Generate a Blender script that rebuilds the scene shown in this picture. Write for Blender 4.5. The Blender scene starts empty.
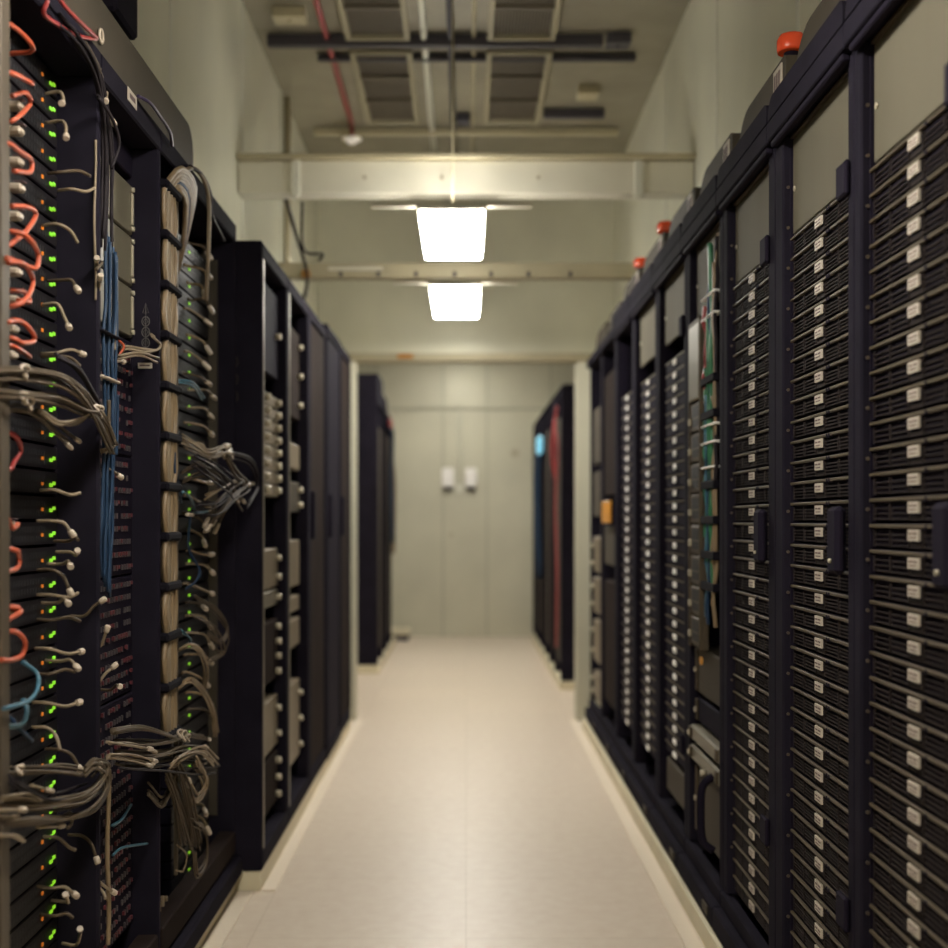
import bpy, math, random
from mathutils import Vector

# ---------------------------------------------------------------- camera, world, exposure
S = bpy.context.scene
C = S.collection
F_PX, VX, VY, EYE = 1287.0, 466.0, 520.0, 1.17
cd = bpy.data.cameras.new('camera'); cam = bpy.data.objects.new('camera', cd); C.objects.link(cam)
cam.location = (0, 0, EYE); cam.rotation_euler = (math.pi/2, 0, 0)
cd.sensor_width = 36; cd.lens = 36*F_PX/948
cd.shift_x = (474-VX)/948; cd.shift_y = (VY-474)/948
cd.clip_start = 0.05; cd.clip_end = 60
cd.dof.use_dof = True; cd.dof.focus_distance = 2.75; cd.dof.aperture_fstop = 2.3
S.camera = cam
S.view_settings.view_transform = 'Standard'; S.view_settings.look = 'None'
S.view_settings.gamma = 1; S.view_settings.use_curve_mapping = False
S.view_settings.exposure = 0.0
w = bpy.data.worlds.new('world'); S.world = w; w.use_nodes = True
w.node_tree.nodes['Background'].inputs[0].default_value = (.9, .93, 1, 1)
w.node_tree.nodes['Background'].inputs[1].default_value = 0.05
LIGHT_STRENGTH = 44.0
LIGHT_COLOR = (1.0, .965, .885, 1)

# ---------------------------------------------------------------- materials
def mat(name, col, rough=.5, metal=0.0, var=0.0, vscale=6.0, vstretch=(1, 1, 1), emit=None, estr=0.0, bump=0.0, spec=.5, rvar=0.0):
    m = bpy.data.materials.new(name); m.use_nodes = True
    nt = m.node_tree; b = nt.nodes['Principled BSDF']
    b.inputs['Base Color'].default_value = (*col, 1)
    b.inputs['Roughness'].default_value = rough
    b.inputs['Metallic'].default_value = metal
    b.inputs['Specular IOR Level'].default_value = spec
    if emit:
        b.inputs['Emission Color'].default_value = (*emit, 1); b.inputs['Emission Strength'].default_value = estr
    if var or bump or rvar:
        tc = nt.nodes.new('ShaderNodeTexCoord'); mp = nt.nodes.new('ShaderNodeMapping'); nz = nt.nodes.new('ShaderNodeTexNoise')
        mp.inputs['Scale'].default_value = vstretch
        nz.inputs['Scale'].default_value = vscale; nz.inputs['Detail'].default_value = 6
        nt.links.new(tc.outputs['Object'], mp.inputs[0]); nt.links.new(mp.outputs[0], nz.inputs['Vector'])
        if var:
            r = nt.nodes.new('ShaderNodeValToRGB')
            r.color_ramp.elements[0].position = .3; r.color_ramp.elements[1].position = .7
            r.color_ramp.elements[0].color = (*[c*(1-var) for c in col], 1)
            r.color_ramp.elements[1].color = (*[min(1, c*(1+var)) for c in col], 1)
            nt.links.new(nz.outputs[0], r.inputs[0]); nt.links.new(r.outputs[0], b.inputs['Base Color'])
        if rvar:
            mr = nt.nodes.new('ShaderNodeMapRange'); mr.inputs[3].default_value = rough-rvar; mr.inputs[4].default_value = rough+rvar
            nt.links.new(nz.outputs[0], mr.inputs[0]); nt.links.new(mr.outputs[0], b.inputs['Roughness'])
        if bump:
            bp = nt.nodes.new('ShaderNodeBump'); bp.inputs['Strength'].default_value = bump; bp.inputs['Distance'].default_value = .01
            nt.links.new(nz.outputs[0], bp.inputs['Height']); nt.links.new(bp.outputs[0], b.inputs['Normal'])
    return m

M = {}
M['black'] = mat('black painted steel', (.0125, .0106, .0165), .85, 0, .2, 8, spec=.04)
M['black2'] = mat('black plastic', (.011, .0085, .0155), .8, spec=.06)
M['black_matte'] = mat('matte black interior', (.009, .0075, .013), .85, spec=.05)
M['brownblack'] = mat('dark brown steel door', (.021, .0145, .0125), .85, 0, .15, 5, spec=.04)
M['velcro'] = mat('black hook strap', (.006, .005, .008), .9, spec=.1)
M['slat'] = mat('dark grey grille', (.022, .016, .015), .75, spec=.1)
M['strip'] = mat('taupe steel lip', (.07, .053, .034), .6, .1, spec=.2)
M['rail'] = mat('zinc mounting rail', (.085, .065, .045), .5, .3, spec=.3)
M['taupe'] = mat('taupe steel panel', (.055, .045, .032), .7, .0, .12, 4, spec=.15)
M['blank'] = mat('brushed steel blank', (.10, .088, .062), .75, .0, .12, 3, (1, 1, .3), spec=.1)
M['silver'] = mat('grey steel device', (.16, .14, .10), .45, .3, .1, 6)
M['tan'] = mat('tan device face', (.16, .125, .08), .5, .1, .1, 10)
M['knob'] = mat('pale metal knob', (.42, .37, .27), .35, .3)
M['tag'] = mat('white paper tag', (.44, .38, .31), .6)
M['ink'] = mat('dark ink', (.10, .06, .06), .7)
M['white'] = mat('white plastic', (.92, .88, .84), .4)
M['whiteplug'] = mat('pale clear plug', (.42, .34, .26), .35)
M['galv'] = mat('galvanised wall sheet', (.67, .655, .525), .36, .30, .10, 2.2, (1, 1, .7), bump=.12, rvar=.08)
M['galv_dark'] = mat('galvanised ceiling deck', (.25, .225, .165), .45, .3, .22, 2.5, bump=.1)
M['seam'] = mat('pale seam strip', (.66, .65, .56), .4, .2)
M['seamdark'] = mat('caulk seam', (.37, .355, .27), .7)
M['beam'] = mat('painted grey beam', (.66, .63, .52), .4, .2, .06, 4)
M['beam2'] = mat('dull strut', (.45, .40, .27), .45, .4, .1, 4)
M['darkpipe'] = mat('dark strut', (.05, .045, .055), .5)
M['ventframe'] = mat('vent frame', (.30, .265, .175), .5)
M['ventslat'] = mat('vent slat', (.105, .085, .058), .7)
M['redpipe'] = mat('red sprinkler pipe', (.30, .05, .05), .45)
M['cream'] = mat('cream plinth', (.62, .55, .38), .5, 0, .08, 5)
M['trim'] = mat('white floor trim', (.74, .64, .51), .35)
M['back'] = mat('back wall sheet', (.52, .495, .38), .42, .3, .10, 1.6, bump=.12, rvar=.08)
M['orange'] = mat('orange cable jacket', (.42, .075, .03), .4)
M['red'] = mat('red cable jacket', (.25, .022, .02), .4)
M['blue'] = mat('blue cable jacket', (.011, .03, .065), .5, spec=.3)
M['cyan'] = mat('light blue cable jacket', (.04, .12, .17), .4)
M['green'] = mat('green cable jacket', (.03, .15, .065), .4)
M['beige'] = mat('beige cable jacket', (.21, .145, .08), .45)
M['greyc'] = mat('grey cable jacket', (.075, .053, .033), .55, spec=.2)
M['palec'] = mat('pale cable jacket', (.21, .16, .105), .5, spec=.3)
M['darkc'] = mat('dark cable jacket', (.016, .012, .014), .6, spec=.15)
M['purple'] = mat('violet cable jacket', (.035, .025, .06), .4)
M['amberp'] = mat('amber plastic', (.5, .21, .02), .45)
M['beacon'] = mat('orange red beacon lens', (.62, .06, .02), .2, 0, emit=(1, .13, .02), estr=.06)
M['gled'] = mat('green led', (.1, .5, .05), .3, emit=(.45, 1, .03), estr=.5)
M['gled2'] = mat('dim green led', (.1, .3, .03), .3, emit=(.3, .8, .03), estr=.35)
M['aled'] = mat('amber led', (.6, .2, .02), .3, emit=(1, .25, .03), estr=.25)
M['bled'] = mat('blue led', (.1, .2, .8), .3, emit=(.1, .35, 1), estr=2)
M['cled'] = mat('pale blue lamp', (.2, .5, .6), .3, emit=(.2, .55, .75), estr=.7)
M['redmark'] = mat('red latch', (.09, .015, .02), .5)
M['greymark'] = mat('grey latch', (.05, .04, .043), .5)
M['logo'] = mat('grey printed logo', (.12, .11, .10), .5)
M['port'] = mat('dark port', (.01, .01, .012), .6)
M['swface'] = mat('switch face', (.010, .008, .010), .5, spec=.2)
M['lamp'] = mat('light diffuser', (.9, .9, .9), .5, emit=LIGHT_COLOR[:3], estr=LIGHT_STRENGTH)
M['added_glow'] = mat('added uplight glow', (.9, .9, .9), .5, emit=LIGHT_COLOR[:3], estr=LIGHT_STRENGTH*.8)  # glow added above the lamps to brighten ceiling and upper walls
M['lampframe'] = mat('light frame', (.8, .78, .7), .4)

# glossy floor with faint 60 cm tile joints
fm = bpy.data.materials.new('polished beige floor tiles'); fm.use_nodes = True
nt = fm.node_tree; b = nt.nodes['Principled BSDF']
tc = nt.nodes.new('ShaderNodeTexCoord'); br = nt.nodes.new('ShaderNodeTexBrick')
br.offset = 0; br.inputs['Scale'].default_value = 1
br.inputs['Brick Width'].default_value = .6; br.inputs['Row Height'].default_value = .6
br.inputs['Mortar Size'].default_value = .003; br.inputs['Mortar Smooth'].default_value = .3
br.inputs['Color1'].default_value = (.62, .52, .41, 1); br.inputs['Color2'].default_value = (.645, .54, .425, 1)
br.inputs['Mortar'].default_value = (.56, .46, .35, 1)
nt.links.new(tc.outputs['Object'], br.inputs['Vector'])
nz = nt.nodes.new('ShaderNodeTexNoise'); nz.inputs['Scale'].default_value = 22; nz.inputs['Detail'].default_value = 8
nt.links.new(tc.outputs['Object'], nz.inputs['Vector'])
mx = nt.nodes.new('ShaderNodeMixRGB'); mx.blend_type = 'OVERLAY'; mx.inputs[0].default_value = .16
nt.links.new(br.outputs['Color'], mx.inputs[1]); nt.links.new(nz.outputs[0], mx.inputs[2])
nt.links.new(mx.outputs[0], b.inputs['Base Color']); b.inputs['Roughness'].default_value = .36
M['floor'] = fm

# ---------------------------------------------------------------- mesh builder
class MB:
    def __init__(s): s.v, s.f, s.m, s.sm = [], [], [], []
    def box(s, x0, x1, y0, y1, z0, z1, mi=0, ch=0.0):
        x0, x1 = min(x0, x1), max(x0, x1); y0, y1 = min(y0, y1), max(y0, y1); z0, z1 = min(z0, z1), max(z0, z1)
        if ch <= 0:
            n = len(s.v)
            s.v += [(x0, y0, z0), (x1, y0, z0), (x1, y1, z0), (x0, y1, z0), (x0, y0, z1), (x1, y0, z1), (x1, y1, z1), (x0, y1, z1)]
            for q in ((0, 3, 2, 1), (4, 5, 6, 7), (0, 1, 5, 4), (1, 2, 6, 5), (2, 3, 7, 6), (3, 0, 4, 7)):
                s.f.append(tuple(n+i for i in q)); s.m.append(mi); s.sm.append(False)
            return s
        c = min(ch, (x1-x0)*.45, (y1-y0)*.45, (z1-z0)*.45)
        n = len(s.v); idx = {}
        for i, (xa, sx) in enumerate(((x0, 1), (x1, -1))):
            for j, (ya, sy) in enumerate(((y0, 1), (y1, -1))):
                for k, (za, sz) in enumerate(((z0, 1), (z1, -1))):
                    for ax in range(3):
                        p = [xa+sx*c, ya+sy*c, za+sz*c]; p[ax] = (xa, ya, za)[ax]
                        idx[(i, j, k, ax)] = len(s.v); s.v.append(tuple(p))
        def add(*q): s.f.append(tuple(q)); s.m.append(mi); s.sm.append(False)
        for i in (0, 1): add(*[idx[(i, j, k, 0)] for j, k in ((0, 0), (0, 1), (1, 1), (1, 0))][::(1 if i == 0 else -1)])
        for j in (0, 1): add(*[idx[(i, j, k, 1)] for i, k in ((0, 0), (1, 0), (1, 1), (0, 1))][::(1 if j == 0 else -1)])
        for k in (0, 1): add(*[idx[(i, j, k, 2)] for i, j in ((0, 0), (0, 1), (1, 1), (1, 0))][::(1 if k == 0 else -1)])
        for i in (0, 1):
            for j in (0, 1): add(idx[(i, j, 0, 0)], idx[(i, j, 1, 0)], idx[(i, j, 1, 1)], idx[(i, j, 0, 1)])
            for k in (0, 1): add(idx[(i, 0, k, 0)], idx[(i, 1, k, 0)], idx[(i, 1, k, 2)], idx[(i, 0, k, 2)])
        for j in (0, 1):
            for k in (0, 1): add(idx[(0, j, k, 1)], idx[(1, j, k, 1)], idx[(1, j, k, 2)], idx[(0, j, k, 2)])
        for i in (0, 1):
            for j in (0, 1):
                for k in (0, 1): add(*[idx[(i, j, k, a)] for a in range(3)])
        return s
    def tube(s, pts, r, mi=0, n=7, closed=False, caps=True):
        pts = [Vector(p) for p in pts]; N = len(pts); base = len(s.v)
        up = None
        for i, p in enumerate(pts):
            if closed: t = pts[(i+1) % N]-pts[i-1]
            else: t = pts[min(i+1, N-1)]-pts[max(i-1, 0)]
            if t.length < 1e-9: t = Vector((0, 0, 1))
            t.normalize()
            if up is None:
                up = Vector((0, 0, 1)) if abs(t.z) < .9 else Vector((1, 0, 0))
            a = t.cross(up)
            if a.length < 1e-6: a = t.cross(Vector((.3, .8, .1)))
            a.normalize(); u = a.cross(t); up = u
            rr = r(i/(N-1)) if callable(r) else r
            for k in range(n):
                th = 2*math.pi*k/n
                s.v.append(tuple(p+a*math.cos(th)*rr+u*math.sin(th)*rr))
        for i in range(N if closed else N-1):
            j = (i+1) % N
            for k in range(n):
                l = (k+1) % n
                s.f.append((base+i*n+k, base+i*n+l, base+j*n+l, base+j*n+k)); s.m.append(mi); s.sm.append(True)
        if caps and not closed:
            s.f.append(tuple(base+k for k in range(n))[::-1]); s.m.append(mi); s.sm.append(False)
            s.f.append(tuple(base+(N-1)*n+k for k in range(n))); s.m.append(mi); s.sm.append(False)
        return s
    def cyl(s, a, b, r, mi=0, n=14):
        return s.tube([a, b], r, mi, n)
    def dome(s, c, r, h, mi=0, n=16, m=5, zdir=1):
        return s.lathe(c, [(r*math.cos(math.pi/2*i/m), h*math.sin(math.pi/2*i/m)*zdir) for i in range(m+1)], mi, n)
    def lathe(s, c, prof, mi=0, n=16):
        base = len(s.v)
        for (r, z) in prof:
            for k in range(n):
                th = 2*math.pi*k/n
                s.v.append((c[0]+max(r, 1e-4)*math.cos(th), c[1]+max(r, 1e-4)*math.sin(th), c[2]+z))
        for i in range(len(prof)-1):
            for k in range(n):
                l = (k+1) % n
                s.f.append((base+i*n+k, base+i*n+l, base+(i+1)*n+l, base+(i+1)*n+k)); s.m.append(mi); s.sm.append(True)
        s.f.append(tuple(base+k for k in range(n))[::-1]); s.m.append(mi); s.sm.append(False)
        s.f.append(tuple(base+(len(prof)-1)*n+k for k in range(n))); s.m.append(mi); s.sm.append(False)
        return s
    def prism_x(s, poly, x0, x1, mi=0):
        # poly in (y, z), extruded along x
        n = len(s.v); N = len(poly)
        s.v += [(x0, y, z) for y, z in poly]+[(x1, y, z) for y, z in poly]
        s.f.append(tuple(n+i for i in range(N))); s.f.append(tuple(n+N+i for i in range(N))[::-1])
        s.m += [mi, mi]; s.sm += [False, False]
        for i in range(N):
            j = (i+1) % N
            s.f.append((n+i, n+N+i, n+N+j, n+j)); s.m.append(mi); s.sm.append(False)
        return s
    def mesh(s, name, mats):
        me = bpy.data.meshes.new(name); me.from_pydata(s.v, [], s.f)
        for m in (mats if isinstance(mats, (list, tuple)) else [mats]): me.materials.append(M[m])
        me.polygons.foreach_set('material_index', s.m); me.polygons.foreach_set('use_smooth', s.sm)
        me.update()
        return me
    def build(s, name, mats, parent=None):
        o = bpy.data.objects.new(name, s.mesh(name, mats)); C.objects.link(o)
        if parent:
            o.parent = parent
            o.location = [-c for c in parent.location] if parent.get('abs') else (0, 0, 0)
        return o

def tag(o, label, cat, group=None):
    o['label'] = label; o['category'] = cat
    if group: o['group'] = group
    return o
def thing(name, loc, label, cat, group=None, absolute=True):
    o = bpy.data.objects.new(name, None); C.objects.link(o); o.location = loc; o.empty_display_size = .05
    if absolute: ABS.add(o.name)
    return tag(o, label, cat, group)
ABS = set()
def part(mb, name, mats, parent):
    """a part drawn in world coordinates, parented to a thing (or part) whose origin is elsewhere"""
    o = bpy.data.objects.new(name, mb.mesh(name, mats)); C.objects.link(o); o.parent = parent
    if parent.parent is None: o.location = [-c for c in parent.location]
    return o
def struct(mb, name, mats, kind='structure'):
    o = bpy.data.objects.new(name, mb.mesh(name, mats)); C.objects.link(o); o['kind'] = kind
    return o
def dup(root, loc, label, group=None):
    r = root.copy(); C.objects.link(r); r.location = loc; r['label'] = label
    if group: r['group'] = group
    for ch in list(root.children):
        c = ch.copy(); C.objects.link(c); c.parent = r
        for g in list(ch.children):
            d = g.copy(); C.objects.link(d); d.parent = c
    return r
ONES = ['', 'first', 'second', 'third', 'fourth', 'fifth', 'sixth', 'seventh', 'eighth', 'ninth', 'tenth', 'eleventh', 'twelfth',
        'thirteenth', 'fourteenth', 'fifteenth', 'sixteenth', 'seventeenth', 'eighteenth', 'nineteenth']
def ordinal(n):
    if n < 20: return ONES[n]
    t, o = divmod(n, 10); base = {2: ('twentieth', 'twenty'), 3: ('thirtieth', 'thirty'), 4: ('fortieth', 'forty')}[t]
    return base[0] if o == 0 else base[1]+'-'+ONES[o]
def P(px, py, X):
    """point on the vertical plane x = X seen at photo position px, py"""
    Y = F_PX*abs(X)/abs(px-VX)
    return Vector((X, Y, EYE+(VY-py)*Y/F_PX))
def smooth(pts, k=6):
    pts = [Vector(p) for p in pts]
    if len(pts) < 3: return pts
    q = [pts[0]*2-pts[1]]+pts+[pts[-1]*2-pts[-2]]; out = []
    for i in range(1, len(q)-2):
        for j in range(k):
            t = j/k; a, b_, c, d = q[i-1], q[i], q[i+1], q[i+2]
            out.append(.5*((2*b_)+(c-a)*t+(2*a-5*b_+4*c-d)*t*t+(3*b_-a-3*c+d)*t**3))
    out.append(pts[-1]); return out
U = .04445
R = random.Random(7)

# ---------------------------------------------------------------- room
CEIL = EYE+2.2; WX = .95; RX = 1.75; BACK = 12.9; SOF = 7.5; SO2 = 8.3
struct(MB().box(-RX, RX, -1.6, BACK, -.1, 0), 'floor', 'floor')
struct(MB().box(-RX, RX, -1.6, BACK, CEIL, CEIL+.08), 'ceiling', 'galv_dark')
struct(MB().box(-RX-.1, -RX, -1.6, BACK, 0, CEIL), 'wall_left', 'galv')
struct(MB().box(RX, RX+.1, -1.6, BACK, 0, CEIL), 'wall_right', 'galv')
struct(MB().box(-RX-.1, RX+.1, -1.7, -1.6, 0, CEIL), 'wall_rear', 'galv')
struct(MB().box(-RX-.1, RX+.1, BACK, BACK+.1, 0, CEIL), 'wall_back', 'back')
for s, nm in ((-1, 'left'), (1, 'right')):
    struct(MB().box(s*WX, s*(WX+.05), -1.6, SO2, 2.09, CEIL), 'wall_upper_'+nm, 'galv')
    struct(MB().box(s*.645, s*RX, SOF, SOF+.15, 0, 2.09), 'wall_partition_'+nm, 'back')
struct(MB().box(-RX, RX, SO2, SO2+.12, EYE+1.075, CEIL), 'wall_soffit', 'galv')
mb = MB().box(-.95, .95, SO2-.03, SO2+.13, EYE+1.025, EYE+1.074)
struct(mb, 'trim_lintel', 'beam2')
tag(MB().box(-.44, -.34, SO2-.045, SO2-.031, EYE+1.035, EYE+1.068, 0, .003).build('warning_sign', 'amberp'), 'small orange plate on the pale lintel over the aisle opening', 'sign')
# wall seams
n = 1
for s, ys in ((-1, (1.7, 2.92, 4.13, 5.46, 6.6)), (1, (1.3, 2.5, 3.68, 4.87, 6.1))):
    for y in ys:
        struct(MB().box(s*(WX-.004), s*WX, y-.012, y+.012, 2.08, CEIL), 'trim_%d' % n, 'seam'); n += 1
struct(MB().box(-1.7, 1.7, BACK-.006, BACK, EYE+1.10, EYE+1.125), 'trim_%d' % n, 'seamdark'); n += 1
for x in (-.23, .21, .85, -.9):
    struct(MB().box(x-.008, x+.008, BACK-.005, BACK, 0, CEIL), 'trim_%d' % n, 'seamdark'); n += 1
# floor trims
struct(MB().box(-.715, -.668, 1.0, 4.04, 0, .006), 'trim_%d' % n, 'trim'); n += 1
struct(MB().box(-.642, -.60, 4.05, 7.49, 0, .006), 'trim_%d' % n, 'trim'); n += 1
struct(MB().box(.60, .645, 1.0, 7.49, 0, .006), 'trim_%d' % n, 'trim'); n += 1
struct(MB().box(-1.5, -.648, 4.06, 7.25, 0, .058), 'trim_%d' % n, 'cream'); n += 1
struct(MB().box(-1.5, -.725, 1.0, 4.05, 0, .058), 'trim_%d' % n, 'cream'); n += 1
struct(MB().box(.655, 1.5, 1.5, 7.25, 0, .058), 'trim_%d' % n, 'cream'); n += 1
struct(MB().box(.645, 1.5, 8.85, 12.6, 0, .058), 'trim_%d' % n, 'cream'); n += 1
struct(MB().box(-1.5, -.665, 9.8, 12.2, 0, .058), 'trim_%d' % n, 'cream'); n += 1

# ---------------------------------------------------------------- lights
def light(x, y0, y1, z, label, w=.247, wing=None):
    t = thing('ceiling_light', (x, (y0+y1)/2, z), label, 'light', 'slim ceiling lights along the aisle')
    part(MB().box(x-w/2, x+w/2, y0, y1, z, z+.034, 0, .006), 'diffuser', 'lamp', t)
    part(MB().box(x-w/2-.008, x+w/2+.008, y0-.004, y1+.004, z+.035, z+.05, 0, .004), 'housing', 'lampframe', t)
    part(MB().box(x-w/2+.03, x+w/2-.03, y0+.06, y0+.26, z+.0505, z+.057, 0, .003), 'added_uplight', 'added_glow', t)  # invented glowing panel, throws extra light upward
    for yy in (y0+.34, y1-.06):
        part(MB().cyl((x, yy, z+.0575), (x, yy, CEIL-.001), .003), 'hanger_rod', 'beam2', t)
    for sx in (-1, 1):
        part(MB().box(x+sx*(w/2-.004), x+sx*(w/2-.028), y0-.01, y0-.004, z+.01, z+.03, 0, .002), 'clip', 'lampframe', t)
    if wing:
        part(MB().box(x-wing/2, x+wing/2, y0+.0, y0+.05, z+.0505, z+.07, 0, .003), 'bracket', 'beam', t)
    return t
LH = EYE+1.15
light(-.055, 4.92, 5.68, LH, 'glowing ceiling light nearer the camera, hung below the wide beam', wing=.62)
light(-.055, 6.52, 7.33, LH, 'glowing ceiling light farther away, hung behind the second strut', wing=.64)
light(-.055, 1.55, 2.45, LH+.02, 'ceiling light above the camera, over the near racks')
light(-.055, -.7, .2, LH+.02, 'ceiling light behind the camera')
light(-.055, 8.75, 9.75, EYE+1.36, 'ceiling light in the far room just beyond the lintel')
light(-.055, 10.7, 11.7, EYE+1.62, 'ceiling light in the far room nearer the end wall')

# ---------------------------------------------------------------- overhead steel
t = thing('steel_beam', (0, 5.36, EYE+1.35), 'wide pale steel beam crossing the aisle above the first lit lamp', 'beam')
part(MB().box(-WX+.003, WX-.003, 5.34, 5.44, EYE+1.355, EYE+1.49, 0, .004), 'web', 'beam', t)
part(MB().box(-WX+.003, WX-.003, 5.30, 5.46, EYE+1.491, EYE+1.512, 0, .003), 'top_flange', 'beam2', t)
for x in (-.705, .715):
    part(MB().box(x-.018, x+.018, 5.325, 5.339, EYE+1.335, EYE+1.49, 0, .003), 'bracket', 'seam', t)
for x in (-.42, -.1, .3):
    part(MB().cyl((x, 5.339, EYE+1.42), (x, 5.33, EYE+1.42), .008), 'bolt', 'knob', t)
t = thing('steel_beam', (0, 6.2, EYE+1.16), 'narrow tan strut crossing the aisle between the two lit lamps', 'beam')
part(MB().box(-WX+.003, WX-.003, 6.17, 6.23, EYE+1.160, EYE+1.235, 0, .004), 'strut_bar', 'beam2', t)
part(MB().box(-.66, -.40, 6.155, 6.169, EYE+1.195, EYE+1.213, 0, .002), 'cover_strip', 'beam', t)
for x in (-.42, -.24, -.055, .12, .3, -.6, .5):
    part(MB().box(x-.008, x+.008, 6.161, 6.169, EYE+1.165, EYE+1.19), 'slot', 'darkpipe', t)
tag(MB().lathe((-.765, 6.145, EYE+1.155), [(.020, 0), (.020, .03), (.016, .038), (.004, .042)]).build('marker_cap', 'amberp'), 'small orange cap on the left end of the tan strut', 'cap')
for (y, z, x0, x1, r, lab) in (
        (5.84, CEIL-.028, -.90, .62, .022, 'dark strut crossing under the ceiling between the grilles'),
        (6.07, CEIL-.02, -.70, .80, .014, 'thin dark rod crossing under the ceiling behind the first strut'),
        (6.88, CEIL-.03, .415, .74, .02, 'short dark strut to the right of the far right grille'),
        (7.2, CEIL-.03, -.85, .85, .016, 'dull rod under the ceiling just before the soffit')):
    tag(MB().box(x0, x1, y-r, y+r, z-r*1.2, z+r*1.2, 0, .003).build('ceiling_strut', 'darkpipe' if 'dull' not in lab else 'beam2'), lab, 'strut')
t = thing('sprinkler_pipe', (-.63, 6.2, CEIL-.05), 'dull red sprinkler pipe running along the ceiling at left', 'pipe')
part(MB().tube([(-.63, 4.2, CEIL-.018), (-.63, 7.1, CEIL-.018)], .014), 'pipe', 'redpipe', t)
part(MB().tube([(-.63, 7.1, CEIL-.018), (-.63, 7.1, CEIL-.09)], .013), 'drop', 'redpipe', t)
part(MB().lathe((-.63, 7.1, CEIL-.125), [(.02, 0), (.03, .012), (.055, .022), (.055, .03), (.02, .035)]), 'sprinkler_head', 'white', t)
for x, r, m, lab in ((-.07, .016, 'darkpipe', 'dark conduit running along the middle of the ceiling'),
                  (.035, .010, 'beam2', 'thin tan conduit beside the dark one on the ceiling'),
                  (-.19, .016, 'seam', 'pale rod standing for a reflection beside the left row of grilles')):  # the pale one is a bright ceiling reflection built as a tube
    tag(MB().tube([(x, 4.3, CEIL-r-.002), (x, SO2-.01, CEIL-r-.002)], r).build('conduit_or_reflection', m), lab, 'conduit')
for (x, y, sx, sy, m, lab) in ((.69, 5.84, .055, .05, 'darkpipe', 'dark junction box on the ceiling strut at right'),
                            (.62, 6.55, .05, .06, 'beam2', 'small tan junction box on the ceiling right of the grilles'),
                            (-.76, 5.55, .07, .05, 'beam2', 'tan junction box on the ceiling beside the red pipe'),
                            (-.03, 7.0, .05, .05, 'darkpipe', 'dark coupling on the ceiling between the two far grilles')):
    mbb = MB().box(x-sx, x+sx, y-sy, y+sy, CEIL-.05, CEIL-.001, 0, .004); mbb.cyl((x, y, CEIL-.058), (x, y, CEIL-.05), .012)
    tag(mbb.build('junction_box', m), lab, 'junction box')
def vent(x0, x1, y0, y1, label):
    z = CEIL-.05
    t = thing('ceiling_grille', ((x0+x1)/2, (y0+y1)/2, z), label, 'air grille', 'ceiling air grilles in two rows')
    f = MB(); e = .026
    f.box(x0, x0+e, y0, y1, z, z+.045, 0, .004).box(x1-e, x1, y0, y1, z, z+.045, 0, .004)
    f.box(x0+e, x1-e, y0, y0+e, z, z+.045, 0, .004).box(x0+e, x1-e, y1-e, y1, z, z+.045, 0, .004)
    part(f, 'frame', 'ventframe', t)
    for q in (.33, .66):
        part(MB().box(x0+e, x1-e, y0+(y1-y0)*q-.012, y0+(y1-y0)*q+.012, z+.004, z+.02), 'crossbar', 'ventslat', t)
    g = MB(); nn = 18
    for i in range(nn):
        xx = x0+e+(x1-x0-2*e)*(i+.5)/nn; g.box(xx-.0042, xx+.0042, y0+e, y1-e, z+.02, z+.04)
    part(g, 'louvre', 'ventslat', t)
for nm, (x0, x1) in (('left', (-.54, -.25)), ('right', (.095, .40))):
    for y0, y1, d in ((3.7, 4.68, 'cut by the top of the picture'), (4.74, 5.78, 'second from the far end'), (5.93, 7.0, 'at the far end, above the wide beam')):
        vent(x0, x1, y0, y1, 'tan ceiling air grille in the %s row, %s' % (nm, d))
# dangling cables on the upper left wall
tag(MB().tube(smooth([(-.80, 5.6, EYE+1.45), (-.77, 5.8, EYE+1.30), (-.74, 6.0, EYE+1.12), (-.80, 6.05, EYE+.95), (-.86, 6.1, 2.07)]), .008).build('power_cable', 'darkc'), 'black cable hanging from the wide beam down to the left rack tops', 'cable')
tag(MB().tube(smooth([(-.70, 5.5, EYE+1.36), (-.72, 5.7, EYE+1.2), (-.66, 5.9, EYE+1.22), (-.70, 6.14, EYE+1.24)]), .006).build('power_cable', 'darkc'), 'thin black cable drooping between wide beam and tan strut', 'cable')
tag(MB().tube([(-.93, 6.7, CEIL-.001), (-.93, 6.7, 2.08)], .018).build('wall_conduit', 'beam2'), 'vertical tan pipe on the left upper wall near the soffit', 'conduit')

# ---------------------------------------------------------------- back wall fittings
for x, lab in ((-.18, 'left of the two white boxes on the far end wall'), (.05, 'right of the two white boxes on the far end wall')):
    t = thing('wall_box', (x, BACK-.02, EYE+.32), lab, 'wall box', 'white boxes on the end wall')
    part(MB().box(x-.06, x+.06, BACK-.075, BACK-.001, EYE+.33, EYE+.52, 0, .012), 'cover', 'white', t)
    part(MB().box(x-.045, x+.045, BACK-.07, BACK-.001, EYE+.30, EYE+.329, 0, .006), 'base', 'darkpipe', t)
tag(MB().tube([(-.065, BACK-.012, EYE+.35), (-.065, BACK-.012, EYE+1.08)], .01).box(-.09, -.04, BACK-.03, BACK-.001, EYE+.28, EYE+.36).build('wall_conduit', 'seam'), 'thin pale conduit between the two white boxes on the end wall', 'conduit')
tag(MB().tube([(.49, BACK-.03, EYE+.67), (.49, BACK-.001, EYE+.67)], .045, 0, 16).build('wall_bulb', 'knob'), 'round yellowish bulb on the end wall near the right racks', 'disc')  # yellowish bulb, its light given only by a pale colour
tag(MB().tube([(-.15, BACK-.02, EYE-.15), (-.15, BACK-.001, EYE-.15)], .022, 0, 12).build('wall_socket', 'knob'), 'tiny pale disc low in the middle of the end wall', 'disc')
t = thing('step_box', (-.70, 12.55, 0), 'low tan box on the floor against the end wall at left', 'box')
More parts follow.
